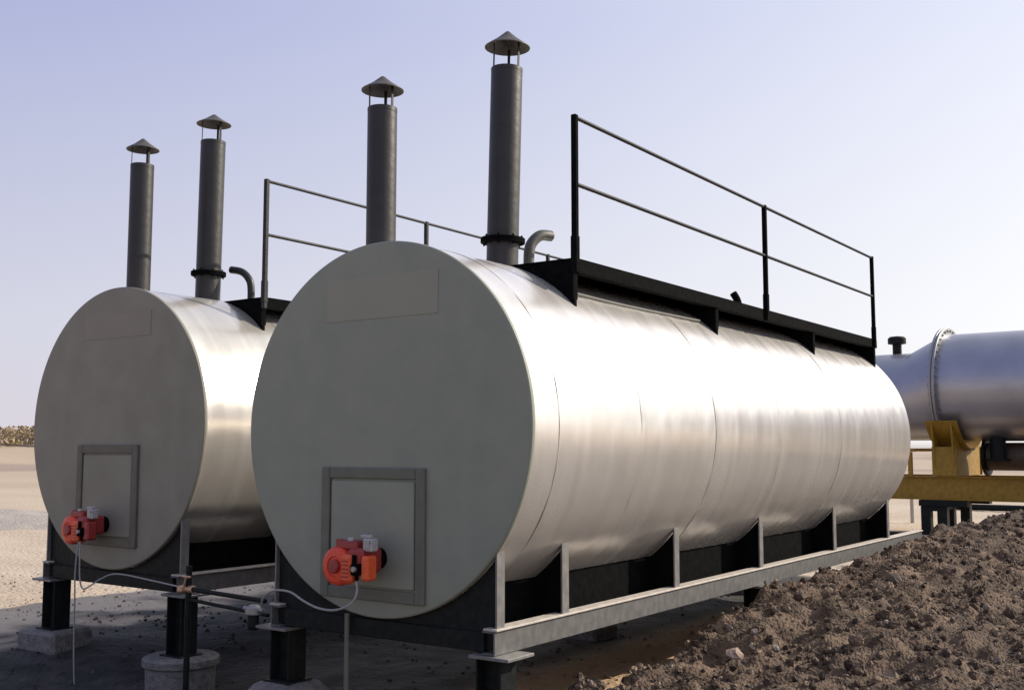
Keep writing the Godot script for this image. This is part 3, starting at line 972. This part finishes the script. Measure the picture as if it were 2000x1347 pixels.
func build_pipework():
	# standpipe with a branch and valve between the tanks
	var p := thing("fuel_standpipe", "thin dark upright fuel pipe with a small brass valve between the two tanks", "pipe", Vector3(-7.02, 0, -5.55))
	var s := sb()
	rod(s, Vector3(0, -0.35, 0), Vector3(0, 0.98, 0), 0.024, 12)
	obj("upright", s, M.dark, p)
	s = sb()
	rod(s, Vector3(0, 0.80, 0), Vector3(0.95, 0.79, 0.06), 0.017, 12)
	rod(s, Vector3(0, 0.72, 0), Vector3(0.98, 0.69, 0.06), 0.014, 12)
	obj("branch", s, M.dark, p)
	s = sb()
	rod(s, Vector3(-0.05, 0.80, 0.0), Vector3(0.06, 0.80, 0.0), 0.03, 12)
	box(s, Vector3(-0.05, 0.80, 0.03), Vector3(0.055, 0.055, 0.055), 0.012)
	obj("valve", s, M.brass, p)
	s = sb()
	rod(s, Vector3(-0.02, 0.82, 0.03), Vector3(0.02, 0.9, 0.04), 0.008, 8)
	rod(s, Vector3(-0.03, 0.9, 0.04), Vector3(0.07, 0.9, 0.04), 0.01, 8)
	obj("valve_handle", s, M.brass, p)
	# filter on the branch beside the near tank
	var f := thing("fuel_filter", "small grey fuel filter bowl beside the silver tank's front left leg", "filter", Vector3(-6.05, 0.66, -5.36))
	s = sb()
	lathe(s, [Vector2(0, -0.06), Vector2(0.035, -0.055), Vector2(0.042, -0.03), Vector2(0.042, 0.05), Vector2(0, 0.05)], 20)
	obj("bowl", s, M.dark, f)
	s = sb()
	lathe(s, [Vector2(0, 0.052), Vector2(0.055, 0.052), Vector2(0.06, 0.06), Vector2(0.06, 0.10), Vector2(0.03, 0.12), Vector2(0, 0.122)], 20)
	rod(s, Vector3(-0.1, 0.09, 0), Vector3(0.1, 0.09, 0), 0.016)
	obj("filter_head", s, M.alu, f)
	# supply hoses
	var h := sb()
	tube(h, [Vector3(-4.805, 1.06, -5.10), Vector3(-4.79, 0.99, -5.09), Vector3(-4.83, 0.92, -5.08), Vector3(-4.96, 0.87, -5.08), Vector3(-5.12, 0.865, -5.09), Vector3(-5.28, 0.895, -5.11), Vector3(-5.45, 0.94, -5.14), Vector3(-5.70, 0.92, -5.22), Vector3(-5.90, 0.84, -5.31), Vector3(-5.97, 0.76, -5.36)], 0.0075, 10, 8)
	tag(obj("fuel_hose", h, M.hose), "pale flexible hose sagging from the silver tank's burner to the left leg", "hose", "burner fuel hoses")
	h = sb()
	tube(h, [Vector3(-8.45, 1.10, -5.51), Vector3(-8.46, 0.96, -5.50), Vector3(-8.47, 0.80, -5.5), Vector3(-8.46, 0.60, -5.5), Vector3(-8.48, 0.2, -5.52), Vector3(-8.47, -0.1, -5.53)], 0.0065, 10, 8)
	tag(obj("fuel_hose", h, M.hose), "pale hose hanging straight down from the cream-grey tank's burner", "hose", "burner fuel hoses")
	h = sb()
	tube(h, [Vector3(-8.43, 1.10, -5.51), Vector3(-8.41, 0.96, -5.5), Vector3(-8.40, 0.80, -5.5), Vector3(-8.37, 0.71, -5.51), Vector3(-8.29, 0.73, -5.52), Vector3(-8.17, 0.80, -5.55), Vector3(-7.98, 0.85, -5.58), Vector3(-7.5, 0.82, -5.6), Vector3(-7.06, 0.80, -5.56)], 0.0065, 10, 8)
	tag(obj("fuel_hose", h, M.hose), "pale hose looping from the cream-grey tank's burner across to the standpipe", "hose", "burner fuel hoses")
	# drain pipe under the near face
	var d := thing("drain_pipe", "slim upright drain pipe below the middle of the silver tank's grey end", "pipe", Vector3(-5.13, 0, -5.36))
	s = sb()
	rod(s, Vector3(0, -0.3, 0), Vector3(0, 0.80, 0), 0.016, 12)
	obj("upright", s, M.frame0, d)

func build_vessel():
	var t := thing("process_vessel", "shiny metal vessel with a bolted flange joint behind the silver tank's far end", "vessel", Vector3(-5.8, 0, -25.1), deg_to_rad(-3.0))
	var yc := 3.23
	# local +x points to the right; the lathe's +y is laid along +x
	var bx := Basis(Vector3(0, 1, 0), Vector3(1, 0, 0), Vector3(0, 0, -1))
	var s := sb()
	lathe(s, [Vector2(1.175, 0.058), Vector2(1.18, 0.4), Vector2(1.18, 10.0), Vector2(1.0, 10.5), Vector2(0.6, 10.75), Vector2(0, 10.85)], 96, Transform3D(bx, Vector3(0, yc, 0)))
	obj("barrel", s, M.vessel, t)
	# eccentric reducer and narrower section to the left, flush at the bottom
	s = sb()
	var r0 := 1.16
	var r1 := 0.985
	var N := 72
	for i in N:
		var a0 := TAU * i / N
		var a1 := TAU * (i + 1) / N
		var p := []
		var n := []
		for q in [[a0, 0], [a0, 1], [a1, 1], [a1, 0]]:
			var rr: float = r0 if q[1] == 0 else r1
			var cy: float = yc if q[1] == 0 else yc - (r0 - r1)
			p.append(Vector3(-0.06 if q[1] == 0 else -0.75, cy + sin(q[0]) * rr, cos(q[0]) * rr))
			n.append(Vector3(-0.2 * (0.5 + 0.5 * sin(q[0])), sin(q[0]), cos(q[0])).normalized())
		nquad(s, p, n)
	obj("reducer", s, M.vessel, t)
	s = sb()
	lathe(s, [Vector2(0, -5.4), Vector2(0.6, -5.3), Vector2(0.9, -5.1), Vector2(r1, -4.8), Vector2(r1, -0.75)], 96, Transform3D(bx, Vector3(0, yc - (r0 - r1), 0)))
	obj("narrow_barrel", s, M.vessel, t)
	for k in 2:
		s = sb()
		var x0: float = [-0.062, 0.004][k]
		lathe(s, [Vector2(1.1, x0), Vector2(1.325, x0), Vector2(1.335, x0 + 0.01), Vector2(1.335, x0 + 0.048), Vector2(1.325, x0 + 0.056), Vector2(1.1, x0 + 0.056)], 96, Transform3D(bx, Vector3(0, yc, 0)))
		var fl := obj("flange", s, M.alu, t)
		if k == 0:
			var b := sb()
			for j in 40:
				var a := TAU * j / 40.0
				rod(b, Vector3(-0.09, yc + sin(a) * 1.26, cos(a) * 1.26), Vector3(0.09, yc + sin(a) * 1.26, cos(a) * 1.26), 0.022, 6)
			obj("flange_bolts", b, M.greybeam, fl).set_meta("kind", "stuff")
	# valve cap on top of the narrow section
	s = sb()
	var top := yc - (r0 - r1) + r1
	lathe(s, [Vector2(0, top + 0.42), Vector2(0.16, top + 0.40), Vector2(0.2, top + 0.36), Vector2(0.2, top + 0.24), Vector2(0.1, top + 0.22), Vector2(0.1, top - 0.1)], 24, Transform3D(Basis.IDENTITY, Vector3(-1.12, 0, 0)))
	obj("relief_valve", s, M.dark, t)
	# nozzle below
	s = sb()
	rod(s, Vector3(1.05, yc - 1.55, 0.35), Vector3(1.05, yc - 1.1, 0.35), 0.16, 20)
	rod(s, Vector3(1.05, yc - 1.60, 0.35), Vector3(1.05, yc - 1.55, 0.35), 0.24, 20)
	obj("drain_nozzle", s, M.dark, t)

	# yellow skid
	var k := thing("yellow_skid", "yellow steel skid with saddles carrying the shiny vessel", "skid frame", Vector3(-5.8, 0, -25.1), deg_to_rad(-3.0))
	for sd in [-1.0, 1.0]:
		s = sb()
		box(s, Vector3(2.4, 1.05, sd * 0.85), Vector3(13.6, 0.46, 0.02), 0.004)
		box(s, Vector3(2.4, 1.289, sd * 0.85), Vector3(13.6, 0.02, 0.24), 0.004)
		box(s, Vector3(2.4, 0.811, sd * 0.85), Vector3(13.6, 0.02, 0.24), 0.004)
		obj("skid_beam", s, M.yellow, k)
	s = sb()
	rod(s, Vector3(0.75, 1.72, -0.1), Vector3(9.0, 1.72, -0.1), 0.30, 24)
	obj("transfer_pipe", s, M.brownpipe, k)
	s = sb()
	rod(s, Vector3(0.68, 1.72, -0.1), Vector3(0.75, 1.72, -0.1), 0.42, 24)
	obj("pipe_flange", s, M.dark, k)
	for sd in [-1.0, 1.0]:
		s = sb()
		box(s, Vector3(-2.15, 1.86, sd * 0.9), Vector3(3.3, 0.07, 0.07), 0.004)
		obj("side_rail", s, M.yellow, k)
		for x in [-3.0, -0.62]:
			s = sb()
			box(s, Vector3(x, 1.56, sd * 0.9), Vector3(0.09, 0.52, 0.07), 0.004)
			obj("rail_post", s, M.yellow, k)
	for x in [-3.6, -1.6, 2.4, 4.6, 7.0, 9.0]:
		s = sb()
		box(s, Vector3(x, 1.05, 0), Vector3(0.16, 0.4, 1.66), 0.004)
		obj("cross_member", s, M.yellow, k)
	for x in [0.12, -3.9, 6.5]:
		var rad := 1.19 if x > 0 else 0.995
		var cy := yc if x > 0 else yc - (r0 - r1)
		s = sb()
		# wrapper plate round the belly
		for i in 20:
			var a0 := -PI * 0.5 - 0.98 + 1.96 * i / 20
			var a1 := -PI * 0.5 - 0.98 + 1.96 * (i + 1) / 20
			var q := []
			for rr in [rad + (0.15 if x == 0.12 else 0.004), rad + (0.19 if x == 0.12 else 0.04)]:
				for xx in [x - 0.33, x + 0.33]:
					for a in [a0, a1]:
						q.append(Vector3(xx, cy + sin(a) * rr, cos(a) * rr))
			var o := Vector3(0, sin(a0), cos(a0))
			quad(s, q[4], q[5], q[7], q[6], o)
			quad(s, q[0], q[1], q[3], q[2], -o)
			quad(s, q[0], q[1], q[5], q[4], Vector3.LEFT)
			quad(s, q[2], q[3], q[7], q[6], Vector3.RIGHT)
			if i == 0:
				quad(s, q[0], q[2], q[6], q[4], Vector3(0, sin(a0 - 1.57), cos(a0 - 1.57)))
			if i == 19:
				quad(s, q[1], q[3], q[7], q[5], Vector3(0, sin(a1 + 1.57), cos(a1 + 1.57)))
		var w := obj("saddle", s, M.yellow, k)
		s = sb()
		var off := 0.19 if x == 0.12 else 0.04
		var pts := PackedVector2Array()
		pts.append(Vector2(-0.98, 1.305))
		pts.append(Vector2(0.98, 1.305))
		for i in 21:
			var a := -PI * 0.5 + 0.95 - 1.9 * i / 20.0
			pts.append(Vector2(cos(a) * (rad + off), cy + sin(a) * (rad + off) - 0.002))
		for xx in [x - 0.2, x + 0.2]:
			var st := sb()
			plate(st, pts, 0.0, 0.03)
			var wb := obj("saddle_web", st, M.yellow, k)
			wb.rotation.y = PI * 0.5
			wb.position.x = xx
		for sd in [-1.0, 1.0]:
			s = sb()
			box(s, Vector3(x, 1.62, sd * 0.985), Vector3(0.5, 0.62, 0.03), 0.004)
			obj("saddle_stiffener", s, M.yellow, k)
	# trestle under the skid
	for q in [[-0.15, "dark steel trestle standing under the yellow skid beneath the flange joint"], [6.9, "dark steel trestle under the yellow skid outside the right edge of the view"]]:
		var tr := thing("steel_trestle", q[1], "trestle", Transform3D(Basis(Vector3.UP, deg_to_rad(-3.0)), Vector3(-5.8, 0, -25.1)) * Vector3(q[0], 0, 0), deg_to_rad(-3.0), "trestles under the yellow skid")
		s = sb()
		box(s, Vector3(0.2, 0.73, 0.85), Vector3(1.0, 0.13, 0.26), 0.006)
		box(s, Vector3(0.2, 0.73, -0.85), Vector3(1.0, 0.13, 0.26), 0.006)
		box(s, Vector3(0.0, 0.61, 0), Vector3(0.16, 0.1, 1.9), 0.006)
		obj("cap_beam", s, M.dark, tr)
		for x in [-0.17, 0.17]:
			for z in [0.85, -0.85]:
				s = sb()
				box(s, Vector3(x, 0.28, z), Vector3(0.2, 0.76, 0.2), 0.008)
				obj("post", s, M.dark, tr)
		s = sb()
		for x in [-0.17, 0.17]:
			for z in [0.85, -0.85]:
				box(s, Vector3(x, -0.06, z), Vector3(0.3, 0.1, 0.36), 0.01)
		obj("base_plate", s, M.dark, tr)

func build_background():
	# small white marker post and ground pipe beyond the tank
	var m := thing("marker_post", "short white marker post on the sand left of the dark trestle", "post", Vector3(-7.6, 0, -28.5))
	var s := sb()
	rod(s, Vector3(0, -0.1, 0), Vector3(0, 0.62, 0), 0.05, 16)
	obj("shaft", s, M.boxwhite, m)
	s = sb()
	rod(s, Vector3(0, 0.625, 0), Vector3(0, 0.70, 0), 0.06, 16)
	obj("top", s, M.boxwhite, m)
	s = sb()
	var pts := []
	for k in 12:
		var x := -9.0 + k * 2.2
		var z := -36.0 + k * 0.55
		pts.append(Vector3(x, ground_h(x, z) + 0.10, z))
	tube(s, pts, 0.10, 10, 3)
	tag(obj("ground_pipe", s, M.dark), "dark thin pipe lying on the sand beyond the yellow skid", "pipe")
	# grey gravel heap out to the left
	var gx := func(x: float, z: float) -> float:
		var d := Vector2((x + 29.5 + 0.5 * (z + 15.0)) / 7.0, (z + 15.0) / 3.2).length()
		return ground_h(x, z) - 0.08 + 0.36 * pow(maxf(0.0, 1.0 - d * d), 0.8) + 0.05 * n_bump.get_noise_2d(x * 0.8, z * 0.8)
	var gc := func(x: float, z: float) -> Color:
		return Color(0.38, 0.345, 0.315).lerp(Color(0.46, 0.405, 0.345), clampf(0.5 + n_bump.get_noise_2d(x * 2.0, z * 2.0), 0, 1))
	var xs := PackedFloat32Array()
	var zs := PackedFloat32Array()
	for k in 90:
		xs.append(-39.0 + k * 16.0 / 89.0)
	for k in 60:
		zs.append(-19.0 + k * 8.0 / 59.0)
	tag(obj("gravel_heap", sheet(xs, zs, gx, gc), M.ground), "low grey gravel heap on the sand left of the cream-grey tank", "gravel heap")
	# a few bigger stones in the bank
	var stones := [[-2.75, -6.2, 0.17, "pale grey stone lying low on the front of the dirt bank"], [-3.25, -7.4, 0.16, "pinkish round lump of clay on the bank's crest beside the tank beam"], [-2.2, -7.6, 0.15, "brown squarish stone halfway up the middle of the dirt bank"], [-3.0, -10.5, 0.2, "dark stone far up the dirt bank towards the yellow skid"], [-1.9, -7.1, 0.12, "flat beige stone near the lower right of the dirt bank"]]
	var cols := [Color(0.19, 0.155, 0.125), Color(0.36, 0.27, 0.21), Color(0.2, 0.15, 0.11), Color(0.13, 0.1, 0.08), Color(0.30, 0.24, 0.18)]
	for k in stones.size():
		var q: Array = stones[k]
		var ms := MeshInstance3D.new()
		ms.mesh = clod_mesh(20 + k)
		var sm: StandardMaterial3D = M.concrete.duplicate()
		sm.albedo_texture = null
		sm.albedo_color = cols[k].linear_to_srgb()
		ms.material_override = sm
		ms.name = numbered("stone")
		add_child(ms)
		ms.position = Vector3(q[0], dirt_h(q[0], q[1]) + q[2] * 0.08, q[1])
		ms.rotation = Vector3(0.3 * k, 1.3 * k, 0.2)
		ms.scale = Vector3.ONE * q[2]
		tag(ms, q[3], "stone", "larger stones in the dirt bank")
	# shrubs along the horizon: angle from the tanks' axis, distance, height, width
	var list := [[-61.6, 142.0, 1.7, 9.0, "low tan scrub on the horizon outside the left edge of the view"], [-60.3, 140.0, 2.2, 8.0, "leftmost low scrub on the sandy horizon, at the picture's edge"], [-59.7, 150.0, 2.0, 9.0, "low wide scrub on the horizon, next in from the leftmost"], [-59.2, 142.0, 1.7, 7.0, "small tan scrub in the middle of the visible left horizon"], [-58.55, 140.0, 3.3, 2.6, "upright dark bush on the horizon close to the cream-grey tank's edge"], [-58.8, 150.0, 2.2, 9.0, "wide scrub on the horizon behind the upright dark bush"], [-58.0, 148.0, 2.2, 8.0, "scrub on the horizon just behind the cream-grey tank's left edge"]]
	for k in list.size():
		var q: Array = list[k]
		var a := deg_to_rad(q[0])
		var x: float = sin(a) * q[1]
		var z: float = -cos(a) * q[1]
		shrub(Vector3(x, ground_h(x, z) - 0.1, z), q[2], q[3], q[4], k)
